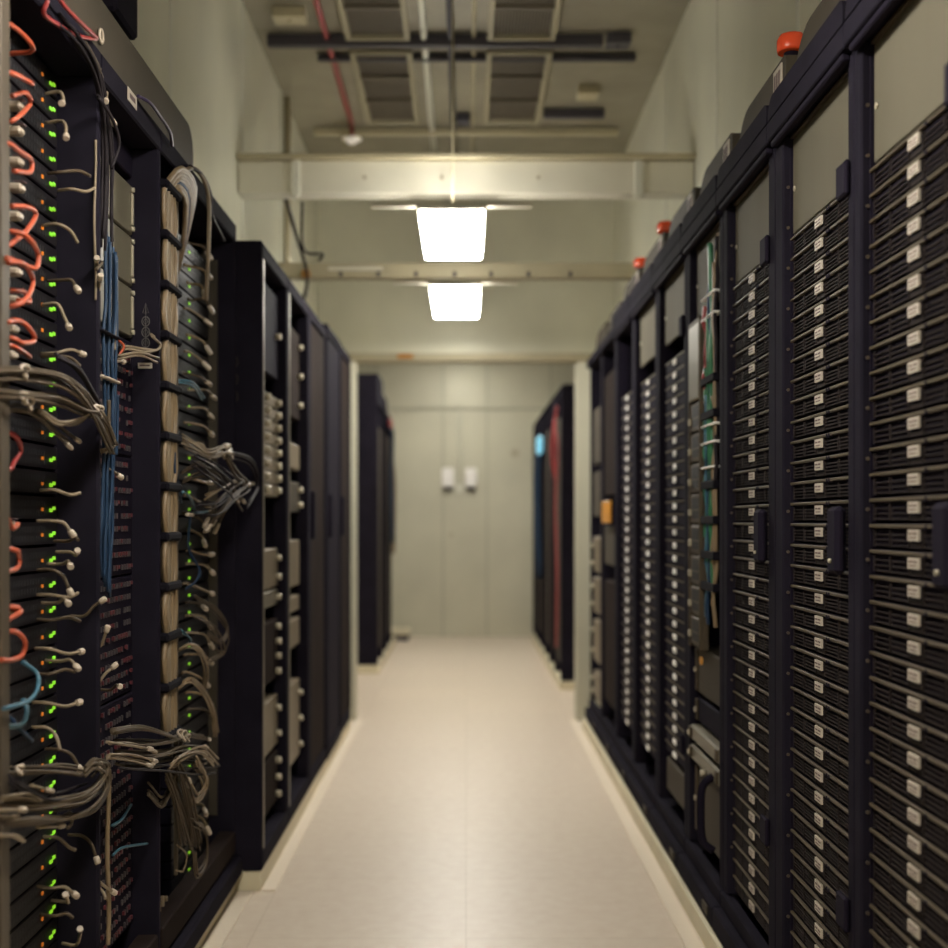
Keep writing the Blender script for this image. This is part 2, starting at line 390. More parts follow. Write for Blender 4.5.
part(MB().box(-.86, -.56, 12.45, 12.8, .001, .055, 0, .006), 'base', 'darkpipe', t)
part(MB().box(-.87, -.55, 12.44, 12.81, .056, .105, 0, .008), 'top', 'cream', t)

# ---------------------------------------------------------------- right row of racks
RN = ['first', 'second', 'third', 'fourth', 'fifth', 'sixth', 'seventh', 'eighth', 'ninth']
RB = [1.766, 2.305, 2.892, 3.478, 4.05, 4.68, 5.34, 5.97, 6.6, 7.2]
HW = [.036, .036, .064, .05, .05, .05, .05, .05, .045, .045]
FX = .695; EQ = .715
RDESC = ['black open rack at the right edge of the picture, filled with tagged servers',
         'black open rack second from the right edge, filled with tagged servers',
         'black open rack third from the right edge, filled with tagged servers',
         'black rack on the right with the coloured cables and pale patch frame',
         'black rack on the right just beyond the coloured cable rack',
         'black rack on the right, second beyond the coloured cable rack',
         'black rack on the right, third beyond the coloured cable rack',
         'narrow looking black rack on the right beside the amber tag',
         'farthest black rack of the right row, against the pale partition']
def rounded(y0, y1, z0, z1, rf, rn=.02, k=8):
    """outline with a large radius on the far upper corner and a small one on the near upper corner"""
    pts = [(y0, z0), (y1, z0)]
    for i in range(k+1):
        a = math.pi/2*i/k; pts.append((y1-rf+rf*math.cos(a), z1-rf+rf*math.sin(a)))
    for i in range(k+1):
        a = math.pi/2+math.pi/2*i/k; pts.append((y0+rn+rn*math.cos(a), z1-rn+rn*math.sin(a)))
    return pts
racks = []
for i in range(9):
    y0, y1 = RB[i]+.002, RB[i+1]-.002
    t = thing('server_rack', (1.1, (y0+y1)/2, .06), RDESC[i], 'server rack', 'right row of racks'); racks.append(t)
    pw, pf = HW[i], HW[i+1]
    for ya, yb, inner in ((y0, y0+pw, 1), (y1-pf, y1, -1)):
        p = MB().box(FX, FX+.10, ya, yb, .171, 2.015, 0, .004)
        part(p, 'front_post', 'black', t)
    for ya, yb in ((y0, y0+.04), (y1-.04, y1)):
        part(MB().box(1.44, 1.48, ya, yb, .13, 2.015, 0, .003), 'rear_post', 'black', t)
    if i in (0, 1, 2, 3, 4, 5, 6):
        part(MB().box(FX+.004, FX+.028, y0+pw+.0005, y0+pw+.0045, .22, 1.985), 'mounting_rail', 'rail', t)
        part(MB().box(EQ-.004, EQ+.028, y1-pf-.005, y1-pf-.0005, .22, 1.985), 'mounting_rail', 'black2', t)
    part(MB().box(FX+.10, 1.44, y0, y0+.004, .13, 2.015), 'side_panel', 'black_matte', t)
    part(MB().box(1.481, 1.49, y0, y1, .13, 2.015), 'rear_panel', 'black_matte', t)
    part(MB().box(FX-.02, 1.48, y0, y1, 2.016, 2.06, 0, .003), 'top_panel', 'black', t)
    b = MB().box(FX-.03, 1.48, y0, y1, .062, .125, 0, .006).box(FX-.008, FX+.02, y0, y1, .126, .170, 0, .004)
    part(b, 'base', 'black', t)
    if i >= 3:
        part(MB().box(FX-.036, FX-.031, y0+.05, y0+.12, .085, .11), 'foot_plate', 'taupe', t)
    # curved header
    if i < 7:
        part(MB().prism_x(rounded(y0, y1-.01, 2.061, 2.108, .045), FX-.02, FX+.02), 'header', 'black', t)
        part(MB().box(FX-.016, FX+.0, y0+.02, y1-.02, 2.0, 2.0145, 0, .003), 'header_lip', 'black2', t)
    # top cable duct in taupe with tag
    yd0, yd1 = (y0+.0, y1-.05)
    d = MB().prism_x(rounded(yd0, yd1, 2.061, 2.222 if i < 7 else 2.19, .15), FX+.025, WX-.02)
    part(d, 'cable_duct', 'taupe', t)
    if 1 < i < 7:
        lb = MB().box(FX+.021, FX+.0245, y0+.03, y0+.105, 2.150, 2.210)
        for q in range(3): lb.box(FX+.0200, FX+.0209, y0+.043+q*.02, y0+.055+q*.02, 2.163, 2.198, 1)
        part(lb, 'rack_tag', ['tag', 'ink'], t)
    for q in range(2):
        g = MB().lathe((FX+.10, y1-.026+q*.006, 2.061), [(.002+.018*(1-q), 0), (.02-.004*q, .12+.02*q), (.012, .135+.02*q), (.004, .14+.02*q)])
        part(g, 'cable_gland', 'brownblack', t)
    # hinge tabs and handles
    if i < 3 or i == 4:
        for hz in (EYE+.62, EYE-.715):
            part(MB().box(FX-.012, FX-.0005, y0+pw-.02, y0+pw+.038, hz-.032, hz+.032, 0, .004), 'hinge_tab', 'black2', t)
    if i < 3:
        h = MB().box(FX-.022, FX-.0005, y0+pw+.002, y0+pw+.062, EYE-.10, EYE+.025, 0, .008)
        ho = part(h, 'door_handle', 'black2', t)
        part(MB().cyl((FX-.0225, y0+pw+.03, EYE-.075), (FX-.027, y0+pw+.03, EYE-.075), .004), 'keyhole', 'knob', ho)
    # cage nuts, visible on the inner face of the far post
    if i < 3:
        g = MB()
        for q in range(19):
            zz = .30+q*.0889; g.cyl((FX+.012, y1-pf-.0005, zz), (FX+.012, y1-pf-.004, zz), .0035, 0, 8)
        part(g, 'cage_nut_row', 'rail', t)['kind'] = 'stuff'
    # blank panel on top
    if i in (0, 1, 2, 3, 4, 5):
        zt = EYE+.832
        part(MB().box(EQ, EQ+.01, y0+pw+.012, y1-pf-.012, EYE+.624, zt, 0, .002), 'blank_panel', 'blank', t)
        part(MB().box(EQ-.006, EQ+.01, y0+pw+.012, y1-pf-.012, zt+.001, zt+.006), 'blank_panel_edge', 'strip', t)
        part(MB().cyl((EQ-.003, y1-pf-.03, EYE+.72), (EQ-.0002, y1-pf-.03, EYE+.72), .006), 'screw', 'knob', t)

# --- servers: two kinds (near racks)
def make_server(kind, loc, label, group):
    t = thing('rack_server', loc, label, 'server', group)
    hw = .226
    o = MB().box(.004, .62, -.215, .215, .001, U-.002).build('chassis', 'black_matte', None); o.parent = t
    f = MB()
    f.box(0, .004, -hw, hw, .0015, U-.0025, 0)
    # ventilation slats between dividers
    nsl = 4 if kind == 'fine' else 3
    for k in range(nsl):
        z = .004+k*(.027/nsl)
        for ya, yb in ((-.205, -.13), (-.12, -.035), (.035, .12), (.13, .205)):
            f.box(-.0035, 0, ya, yb, z, z+.0022, 1)
    for yy in (-.208, -.125, -.032, .032, .125, .208): f.box(-.0042, 0, yy-.0015, yy+.0015, .003, .031, 1)
    f.box(-.003, 0, -.028, .028, .003, .010, 1)
    # dark openings in the upper strip
    o = f.build('bezel', ['black2', 'slat']); o.parent = t
    s = MB().box(-.007, -.0002, -hw, hw, .0345, .0405, 0, .0012)
    o = s.build('top_lip', ['strip']); o.parent = t
    l = MB().box(-.0085, -.0045, -.024, .024, .0145, .0325)
    l.box(-.0092, -.0086, -.019, -.002, .0245, .0275, 1).box(-.0092, -.0086, .003, .018, .0245, .0275, 1)
    l.box(-.0092, -.0086, -.017, .016, .0185, .0205, 1)
    o = l.build('name_tag', ['tag', 'ink']); o.parent = t
    for yy in ((-.06, -.075) if kind == 'fine' else (-.055,)):
        o = MB().cyl((-.0005, yy, .036), (-.0085, yy, .036), .004, 0, 8).build('button', ['black2']); o.parent = t
    if kind == 'fine':
        e = MB().box(-.010, -.0002, -.2255, -.212, .004, .033, 0, .002)
        o = e.build('ear', ['strip']); o.parent = t
    return t
NSRV = 36
ZT = EYE+.619
near = {0: 'rightmost rack', 1: 'second rack from the right edge', 2: 'third rack from the right edge'}
proto = {}
for i in range(3):
    cy = (RB[i]+HW[i]+RB[i+1]-HW[i+1])/2
    kind = 'plain' if i == 0 else 'fine'
    for k in range(NSRV):
        loc = (EQ, cy, ZT-(k+1)*U)
        lab = 'black tagged server, %s from top, %s' % (ordinal(k+1), near[i])
        if k == 0: lab = 'topmost black tagged server under the blank panel, %s' % near[i]
        grp = 'tagged servers in the '+near[i]
        if kind not in proto: proto[kind] = make_server(kind, loc, lab, grp)
        else: dup(proto[kind], loc, lab, grp)
# far servers, with a paler blob of a tag
def make_far_server(loc, label, group):
    t = thing('rack_server', loc, label, 'server', group)
    f = MB().box(0, .5, -.225, .225, .0015, U-.002, 0)
    f.box(-.004, 0, -.225, .225, .033, .039, 1)
    f.build('bezel', ['black2', 'strip']).parent = t
    MB().box(-.010, -.0045, -.026, .026, .011, .030, 0, .002).build('name_tag', 'white').parent = t
    return t
fp = None
farn = {4: 'first rack beyond the coloured cables', 5: 'second rack beyond the coloured cables', 6: 'third rack beyond the coloured cables'}
for i in (4, 5, 6):
    cy = (RB[i]+HW[i]+RB[i+1]-HW[i+1])/2
    for k in range(33 if i != 4 else 31):
        loc = (EQ, cy, EYE+.56-(k+1)*U)
        lab = 'brownish tagged server, %s from top, %s' % (ordinal(k+1), farn[i])
        grp = 'pale tagged servers in the '+farn[i]
        if fp is None: fp = make_far_server(loc, lab, grp)
        else: dup(fp, loc, lab, grp)
# E rack bottom bits
yc = (RB[4]+RB[5])/2
tag(MB().box(EQ, 1.3, yc-.22, yc+.22, .215, .33, 0, .004).build('rack_device', 'taupe'), 'taupe box at the bottom of the first rack beyond the coloured cables', 'rack device')

# rack with the coloured cables (index 3)
y0, y1 = RB[3], RB[4]
t = thing('patch_bay', (.68, 3.88, EYE-.38), 'tall pale patch panel of dark cells on the coloured cable rack', 'patch panel')
ya, yb = 3.775, 3.965
fr = MB()
z0, z1 = EYE-.385, EYE+.60
fr.box(.685, .697, ya, ya+.012, z0, z1, 0, .002).box(.685, .697, yb-.012, yb, z0, z1, 0, .002)
fr.box(.685, .697, ya, yb, z1-.012, z1+.0, 0, .002)
fr.box(.697, .712, ya, yb, z0, z1, 0, .002)
part(fr, 'frame', 'strip', t)
part(MB().box(.6835, .6965, ya+.013, yb-.013, z1-.24, z1-.013, 0, .003), 'cover_plate', 'silver', t)
nc = 8
for q in range(nc):
    za = z0+.01+q*(z1-.25-z0)/nc; zb = za+(z1-.25-z0)/nc-.01
    m_ = MB().box(.689, .6968, ya+.016, yb-.016, za, zb, 0, .002)
    mo = part(m_, 'patch_module', 'rail', t)
    c = MB()
    for (a, b_) in ((.15, .42), (.5, .9)):
        c.box(.6878, .6888, ya+.04, yb-.05, za+(zb-za)*a, za+(zb-za)*b_)
    part(c, 'port_window', 'port', mo)
    part(MB().box(.680, .6885, yb-.04, yb-.02, za+.02, za+.04, 0, .002), 'clip', 'knob', mo)
part(MB().cyl((.689, ya+.02, z0-.03), (.697, ya+.02, z0-.03), .012), 'end_knob', 'amberp', t)
# coloured bundle
t = thing('cable_bundle', (.68, 3.66, EYE-.25), 'bundle of green, red, blue and tan cables on the right row', 'cable bundle')
cols = [('green', 3.68, .79, -.12), ('green', 3.655, .78, -.22), ('red', 3.745, .62, .34), ('cyan', 3.72, .36, -.28), ('blue', 3.675, .70, -.20), ('beige', 3.60, .72, -.30), ('darkc', 3.585, .79, .10), ('beige', 3.625, .35, -.24), ('green', 3.735, .44, -.05), ('blue', 3.69, .4, -.3)]
for c, yy, ht, hb in cols:
    pts = []; nn = 12
    for q in range(nn+1):
        h = ht+(hb-ht)*q/nn
        pts.append((.699+R.uniform(-.006, .004), yy+R.uniform(-.008, .008), EYE+h))
    part(MB().tube(smooth(pts, 3), .0075 if c in ('green', 'red') else .006), c+'_cable' if c not in ('cyan', 'beige') else 'cable', c, t)
for h in (.27, .22, .15, .58, .64, .40, .10, -.0, -.10, -.19, .30):
    wide = h in (.40, .10, .0, -.10, -.19, .30)
    part(MB().box(.686, .712, 3.575, 3.768, EYE+h-(.012 if wide else .003), EYE+h+(.012 if wide else .003), 0, .003), 'strap' if wide else 'cable_tie', 'velcro' if wide else 'white', t)
tag(MB().tube(smooth([(.70, 3.58, EYE+.80), (.692, 3.60, EYE+.6), (.695, 3.585, EYE+.3), (.70, 3.59, EYE-.1)]), .003).build('patch_cable', 'beige'), 'thin tan cable at the near side of the coloured bundle', 'cable')
yl, yh = 3.545, 3.985
def rdev(name, za, zb, m, label, dx=0, extras=None):
    t = thing(name, (EQ-dx, (yl+yh)/2, EYE+za), label, 'rack device')
    part(MB().box(EQ-dx, 1.3, yl, yh, EYE+za, EYE+zb-.001, 0, .004), 'body', m, t)
    for e0, e1 in ((yl, yl+.03), (yh-.03, yh)): part(MB().box(EQ-dx-.006, EQ-dx-.0003, e0, e1, EYE+za+.005, EYE+zb-.005, 0, .002), 'ear', 'strip', t)
    part(MB().cyl((EQ-dx-.012, yh-.02, EYE+(za+zb)/2), (EQ-dx-.0065, yh-.02, EYE+(za+zb)/2), .008), 'screw', 'knob', t)
    return t
rdev('rack_device', -.53, -.39, 'taupe', 'taupe blank device just under the pale patch frame')
rdev('rack_device', -.62, -.545, 'black2', 'black device between the taupe panel and the two silver shelves')
rdev('rack_shelf', -.675, -.63, 'silver', 'upper of two silver devices below the pale patch frame', .02)
rdev('rack_shelf', -.735, -.69, 'silver', 'lower of two silver devices below the pale patch frame', .02)
rdev('rack_device', -.96, -.75, 'taupe', 'tall taupe device low in the coloured cable rack')
t = thing('door_handle', (FX-.02, 3.63, EYE-.9), 'long black curved handle low on the coloured cable rack', 'handle')
part(MB().tube(smooth([(FX+.0, 3.62, EYE-.72), (FX-.03, 3.62, EYE-.75), (FX-.035, 3.62, EYE-.82), (FX-.03, 3.62, EYE-.90), (FX+.0, 3.62, EYE-.93)]), .012), 'grip', 'black2', t)
part(MB().cyl((FX-.032, 3.64, EYE-.715), (FX-.015, 3.64, EYE-.715), .009), 'screw', 'knob', t)

# H / I racks contents
yc = (RB[7]+RB[8])/2
tag(MB().box(.668, .682, 6.02, 6.34, EYE-.015, EYE+.09, 0, .004).build('amber_tag', 'amberp'), 'amber orange tag hanging on the far right rack', 'tag')
def blockdev(side, X, ya, yb, za, zb, m, label, knobs=0, cat='rack device', km='knob'):
    s = 1 if side > 0 else -1
    t = thing('rack_device', (s*X, (ya+yb)/2, EYE+za), label, cat)
    part(MB().box(s*X, s*(X+(.45 if side > 0 else .2)), ya, yb, EYE+za, EYE+zb, 0, .004), 'body', m, t)
    for q in range(knobs):
        zz = EYE+za+(zb-za)*(q+.5)/knobs
        part(MB().cyl((s*(X-.02), yb-.05, zz), (s*(X-.0003), yb-.05, zz), .011), 'knob', km, t)
    return t
hb = [(-.28, -.09, 'fourth'), (-.50, -.31, 'third'), (-.76, -.54, 'second'), (-.96, -.82, 'lowest')]
for za, zb, w_ in hb:
    blockdev(1, .70, 6.70, 7.06, za, zb, 'tan', '%s tan block from the bottom in the farthest right rack' % w_ if w_ != 'lowest' else 'lowest tan block in the farthest right rack', 2)
for za, zb, w_ in ((.30, .60, 'upper'), (.02, .26, 'lower')):
    blockdev(1, .70, 6.70, 7.06, za, zb, 'taupe', '%s dark taupe device high in the farthest right rack' % w_)
for za, zb, w_, m in ((-.22, -.03, 'upper', 'taupe'), (-.9, -.30, 'lower tall', 'brownblack'), (.12, .72, 'topmost', 'brownblack')):
    blockdev(1, .70, 6.03, 6.5, za, zb, m, '%s dark device in the rack behind the amber tag' % w_)
# beacons
for (y, d) in ((2.985, 'nearest'), (4.86, 'middle'), (5.53, 'farthest')):
    z = 2.223
    t = thing('beacon_light', (.755, y, z), '%s orange warning beacon on top of the right racks' % d, 'beacon')
    part(MB().lathe((.755, y, z), [(.018, 0), (.018, .03)]), 'base', 'black2', t)
    part(MB().lathe((.755, y, z+.0305), [(.032, 0), (.034, .008), (.034, .028), (.028, .040), (.006, .044)]), 'lens', 'beacon', t)

# ---------------------------------------------------------------- far racks beyond the lintel
for s, Xf, ys, name in ((1, .655, [8.87+.62*k for k in range(7)], 'right'), (-1, .675, [9.85+.60*k for k in range(4)], 'left')):
    for k in range(len(ys)-1):
        a, b_ = ys[k]+.002, ys[k+1]-.002
        t = thing('server_rack', (s*(Xf+.4), (a+b_)/2, .06), 'blurred black rack beyond the lintel on the %s, %s from the front' % (name, ordinal(k+1)), 'server rack', 'racks in the far room')
        part(MB().box(s*Xf, s*1.5, a, a+.012, .06, 2.07, 0, .004), 'side_panel', 'black', t)
        part(MB().box(s*Xf, s*(Xf+.04), a+.013, a+.06, .06, 2.07, 0, .003), 'front_post', 'black', t)
        part(MB().box(s*Xf, s*(Xf+.04), b_-.05, b_, .06, 2.07, 0, .003), 'front_post', 'black', t)
        if s < 0 and k < 2:
            part(MB().prism_x(rounded(a, b_+(.0 if k else .0), 2.071, EYE+(1.125 if k == 0 else 1.02), .12 if k else .06), s*Xf, s*1.5), 'top_housing', 'black', t)
        else: part(MB().box(s*Xf, s*1.5, a, b_, 2.071, 2.11, 0, .02), 'top_panel', 'black', t)
        part(MB().box(s*(Xf+.012), s*1.4, a+.062, b_-.052, .16, 1.90), 'equipment_face', 'brownblack' if k % 2 else 'taupe', t)
    a = ys[0]
tag(MB().tube(smooth([(.64, 9.05, EYE+.80), (.63, 9.1, EYE+.66), (.642, 9.05, EYE+.5), (.636, 9.12, EYE+.1), (.642, 9.05, EYE-.4), (.64, 9.1, EYE-.9)]), .010).build('power_cable', 'redpipe'), 'dull red cable down the front rack beyond the lintel at right', 'cable')
tag(MB().tube(smooth([(.64, 9.2, EYE+.72), (.62, 9.24, EYE+.5), (.642, 9.22, EYE+.3)]), .014).build('power_cable', 'red'), 'short red cable looping at top of the far right rack', 'cable')
tag(MB().tube(smooth([(.64, 11.2, EYE+.6), (.63, 11.25, EYE+.2), (.64, 11.2, EYE-.5)]), .03).build('power_cable', 'blue'), 'thick blue cable down the distant right rack', 'cable')
tag(MB().box(.61, .652, 10.9, 11.15, EYE+.56, EYE+.72, 0, .02).build('status_lamp', 'cled'), 'pale blue glowing lamp on the far right racks', 'lamp')
tag(MB().tube(smooth([(-.66, 10.9, EYE+.8), (-.64, 11.1, EYE+.75), (-.655, 11.3, EYE+.4), (-.65, 11.4, EYE-.2)]), .02).build('power_cable', 'blue'), 'blue cable on the rack beyond the lintel at left', 'cable')
tag(MB().tube(smooth([(-.66, 11.3, EYE+.6), (-.64, 11.5, EYE+.3), (-.655, 11.6, EYE-.3)]), .016).build('power_cable', 'beige'), 'tan cable on the rack beyond the lintel at left', 'cable')
tag(MB().box(-.655, -.63, 10.85, 11.1, EYE+.78, EYE+.86, 0, .02).build('status_tag', 'red'), 'small red tag at top of the far left rack', 'tag')

# ---------------------------------------------------------------- left far group (closed cabinets)
LB = [4.07, 4.67, 5.3, 5.95, 6.6, 7.2]
LD = ['black cabinet with tall side panel facing the camera, first beyond the cable racks',
      'second black cabinet of the left group, with tan blocks inside',
      'third cabinet of the left group, with a brown door',
      'fourth black cabinet of the left group, with plain door',
      'farthest black cabinet of the left group, beside the pale partition']
for i in range(5):
    y0, y1 = LB[i]+.002, LB[i+1]-.002
    X = -.645 if i != 3 else -.64
    top = EYE+.885 if i < 3 else EYE+.91
    t = thing('server_cabinet', (-1.0, (y0+y1)/2, .06), LD[i], 'server cabinet', 'left group of cabinets')
    sp = part(MB().box(X, -1.5, y0, y0+.02, .06, top, 0, .004), 'side_panel', 'black', t)
    part(MB().box(X, -1.5, y0+.021, y1, top-.05, top-.001, 0, .004), 'top_panel', 'black', t)
    part(MB().box(X, -1.5, y0+.021, y1, .06, .12, 0, .004), 'base', 'black', t)
    part(MB().box(X+.001, X-.05, y1-.045, y1, .121, top-.051, 0, .004), 'front_post', 'black', t)
    part(MB().box(X+.0005, X-.04, y0+.021, y0+.05, .121, top-.051, 0, .004), 'front_post', 'silver' if i < 2 else 'black', t)
    part(MB().box(-1.49, -1.5, y0+.021, y1, .121, top-.051), 'rear_panel', 'black_matte', t)
    if i >= 2:
        d = MB().box(X-.006, X-.03, y0+.051, y1-.046, .125, top-.055, 0, .004)
        do = part(d, 'door', 'brownblack' if i in (2, 4) else 'black2', t)
        part(MB().box(X+.012, X-.005, y0+.08, y0+.12, EYE-.08, EYE+.12, 0, .004), 'door_handle', 'black2', do)
    else:
        part(MB().box(X-.25, X-.27, y0+.051, y1-.046, .125, top-.055), 'inner_panel', 'black_matte', t)
    if i == 0:
        # chain mark printed on the side panel facing the camera
        g = MB()
        for q in range(3):
            zz = EYE+.50-q*.055
            g.tube([(-.742+.02*math.cos(a*math.pi/8), y0-.0012, zz+.024*math.sin(a*math.pi/8)) for a in range(16)], .0018, closed=True, n=4)
        part(g, 'printed_mark', 'taupe', sp)
for k in range(8):
    zz = EYE+.435-k*U
    t = thing('drive_shelf', (-.67, 4.4, zz-U), 'tan slim drive unit with pale knobs, %s from top in the first cabinet' % ordinal(k+1), 'drive unit', 'tan drive units')
    part(MB().box(-.672, -.88, 4.13, 4.615, zz-U+.002, zz-.002, 0, .003), 'body', 'tan', t)
    for yy in (4.30, 4.55):
        part(MB().tube([(-.652, yy, zz-U/2), (-.6718, yy, zz-U/2)], .012, 0, 10), 'knob', 'knob', t)
for (ya, yb, za, zb, m, kn, lab) in (
        (4.13, 4.615, -.235, -.10, 'tan', 2, 'tan block with two knobs at middle height in the first cabinet'),
        (4.13, 4.615, -.30, -.245, 'silver', 1, 'grey slim device under the middle tan block, first cabinet'),
        (4.13, 4.615, -.56, -.35, 'brownblack', 4, 'dark device with four pale dots, first cabinet'),
        (4.13, 4.615, -.80, -.62, 'tan', 2, 'tan block with two knobs low in the first cabinet'),
        (4.13, 4.615, -1.0, -.82, 'brownblack', 3, 'dark device with three dots at the bottom of the first cabinet'),
        (4.13, 4.615, .50, .80, 'black2', 1, 'plain black panel high in the first cabinet'),
        (4.76, 5.22, .20, .30, 'tan', 0, 'topmost tan block in the second cabinet'),
        (4.76, 5.22, .03, .15, 'taupe', 2, 'taupe device below the topmost block, second cabinet'),
        (4.76, 5.22, -.26, -.08, 'tan', 0, 'tall tan block at middle height in the second cabinet'),
        (4.76, 5.22, -.36, -.30, 'tan', 0, 'small tan block under the tall one, second cabinet'),
        (4.76, 5.22, -.50, -.39, 'tan', 0, 'tan block low in the second cabinet'),
        (4.76, 5.22, -.95, -.64, 'tan', 3, 'lowest tan block in the second cabinet'),
        (4.76, 5.22, .40, .75, 'brownblack', 3, 'dark device at top of the second cabinet')):
    blockdev(-1, .675, ya, yb, za, zb, m, lab, kn)

# ---------------------------------------------------------------- left near open racks
LF, LE, LE1 = -.72, -.80, -.780     # frame front, device front
LR = [(1.56, 2.54, 'black open rack at the left edge with orange patch cables'),
      (2.545, 3.035, 'black open rack on the left with silver servers and blade units'),
      (3.04, 4.035, 'black open rack on the left with the strapped beige cable bundle')]
for i, (y0, y1, lab) in enumerate(LR):
    t = thing('network_rack', (-1.1, (y0+y1)/2, .06), lab, 'server rack', 'near left racks')
    pl = part(MB().box(LF, -1.45, y1-.02, y1, .12, 2.04, 0, .004), 'side_plate', 'black', t)
    part(MB().box(LF-.09, -1.45, y0, y0+.012, .12, 2.04, 0, .003), 'side_plate', 'black', t)
    part(MB().box(LF, -1.45, y0, y1, 2.041, 2.095, 0, .004), 'top_panel', 'black', t)
    part(MB().box(LF+.02, -1.45, y0, y1, .06, .119, 0, .006), 'base', 'black', t)
    part(MB().box(LF-.0, LF-.05, y0+.02, y1-.021, .13, .20, 0, .004), 'bottom_rail', 'brownblack', t)
    part(MB().box(LE-.26, LE-.27, y0+.013, y1-.021, .13, 2.03), 'inner_panel', 'black_matte', t)
    part(MB().box(-1.451, -1.46, y0, y1, .12, 2.04), 'rear_panel', 'black_matte', t)
    if i == 0:
        part(MB().box(LF+.003, LF-.012, 1.985, 2.025, .2, 2.03, 0, .003), 'manager_strip', 'rail', t)
        part(MB().box(LE-.002, LE-.02, 2.505, 2.518, .2, 2.03, 0, .002), 'mounting_rail', 'black2', t)
    if i == 1:
        # printed chain mark and paper tag on the side plate
        g = MB(); yy = y1-.0213; xc = -.75
        for q, zz in enumerate((.495, .47, .445)):
            z = EYE+zz-.03
            if q != 1: pass
            g.tube([(xc+.009*math.cos(a*math.pi/8), yy, z+.011*math.sin(a*math.pi/8)) for a in range(16)], .0009, closed=True, n=4)
            g.tube([(xc+.006*math.cos(a*math.pi/2), yy, z+.007*math.sin(a*math.pi/2)) for a in range(4)], .0008, closed=True, n=4)
        g.tube([(xc-.007, yy, EYE+.485), (xc, yy, EYE+.508), (xc+.007, yy, EYE+.485)], .0009, closed=True, n=4)
        g.tube([(xc, yy, EYE+.505), (xc, yy, EYE+.385)], .0006, n=4)
        part(g, 'printed_mark', 'logo', pl)
        lb = MB().box(-.768, -.735, y1-.0225, y1-.0205, EYE+.355, EYE+.368); lb.box(-.764, -.740, y1-.0232, y1-.0226, EYE+.360, EYE+.3635, 1)
        part(lb, 'paper_tag', ['tag', 'ink'], pl)
        part(MB().box(LF+.001, LF-.01, y1-.019, y1-.004, .2, 2.03, 0, .002), 'edge_trim', 'black2', t)
    if i == 2:
        part(MB().box(-.722, -.732, 3.222, 3.232, .28, 2.02, 0, .001), 'manager_strip', 'strip', t)
        part(MB().box(LE-.004, LE-.02, 3.985, 4.014, .2, 2.03, 0, .002), 'mounting_rail', 'taupe', t)
        part(MB().box(-.775, -.84, 4.008, 4.0145, .25, 1.98), 'inner_strip', 'taupe', t)
# cable duct on top of near left racks
t = thing('cable_duct', (-.83, 2.5, 2.1), 'long taupe steel cable duct on top of the near left racks', 'cable duct')
part(MB().prism_x(rounded(1.3, 3.42, 2.097, 2.205, .07), -.725, -.93), 'duct', 'taupe', t)
lb = MB().box(-.7185, -.7197, 2.735, 2.81, 2.064, 2.092); lb.box(-.7178, -.7184, 2.75, 2.795, 2.073, 2.083, 1)
part(lb, 'duct_tag', ['tag', 'ink'], t)
part(MB().box(-.724, -.7249, 2.05, 2.38, 2.185, 2.20), 'seam_strip', 'strip', t)
tag(MB().box(-.815, -.945, 3.0, 3.2, 2.36, CEIL-.001, 0, .008).build('drop_box', 'black'), 'black box hanging down to the duct at the top left corner', 'box')
tag(MB().tube([(-.72+0*a, 2.54+.012*math.cos(a*math.pi/8), 2.125+.013*math.sin(a*math.pi/8)) for a in range(16)], .003, closed=True, n=6).build('ring_hook', 'whiteplug'), 'small pale ring hook on the front edge of the taupe duct', 'hook')
for c, pts, lab in (('red', [(56, -6, -.70), (68, 10, -.70), (84, 26, -.70), (97, 38, -.71)], 'red cable running down to the ring hook at top left'),
                    ('red', [(48, 0, -.71), (44, 14, -.72), (60, 26, -.72), (78, 36, -.715), (96, 39, -.71)], 'second red cable sagging below the first at top left'),
                    ('purple', [(138, 96, -.715), (150, 103, -.70), (160, 116, -.70), (170, 132, -.70), (172, 146, -.71)], 'violet cable looping over the taupe duct')):
    tag(MB().tube(smooth([P(*p) for p in pts]), .004).build('patch_cable', c), lab, 'cable')

# --- switches in the left edge rack and the beige bundle rack
def make_switch(loc, label, group, wid, side):
    t = thing('network_switch', loc, label, 'network switch', group)
    MB().box(0, -.25, -wid/2, wid/2, .001, U-.001, 0).build('chassis', 'black_matte').parent = t
    f = MB().box(.004, .0002, -wid/2, wid/2, .0015, U-.0015, 0)
    npx = int(wid/.016)-3
    for q in range(npx):
        yy = -wid/2+.012+q*.0155
        for zz in (.007, .024): f.box(.0046, .0041, yy, yy+.011, zz, zz+.011, 1)
    f.build('faceplate', ['swface', 'port']).parent = t
    g = MB()
    e = wid/2-side
    g.box(.008, .0045, e-.014, e, .014, .021, 0, .001)
    if side < .1: g.box(.008, .0045, e+.005, e+.016, .018, .025, 0, .001)
    g.build('green_light', 'gled').parent = t
    if side < .1: MB().box(.007, .0045, wid/2-side-.095+.036, wid/2-side-.088+.036, .016, .022).build('amber_light', 'aled').parent = t
    return t
sw = None
SW1 = EYE+.865
sw0 = []
for k in range(38):
    z = SW1-(k+1)*.048
    lab = 'black network switch with green lights, %s from top in the left edge rack' % ordinal(k+1)
    loc = (LE, 2.275, z)
    if sw is None: sw = make_switch(loc, lab, 'switches in the left edge rack', .46, .036); o = sw
    else: o = dup(sw, loc, lab, 'switches in the left edge rack')
    sw0.append(o)
sw = None
for k in range(37):
    z = EYE+.80-(k+1)*.0492
    lab = 'dark switch with a green light, %s from top in the beige bundle rack' % ordinal(k+1)
    loc = (LE, 3.73, z)
    if sw is None: sw = make_switch(loc, lab, 'switches in the beige bundle rack', .50, .28)
    else: dup(sw, loc, lab, 'switches in the beige bundle rack')

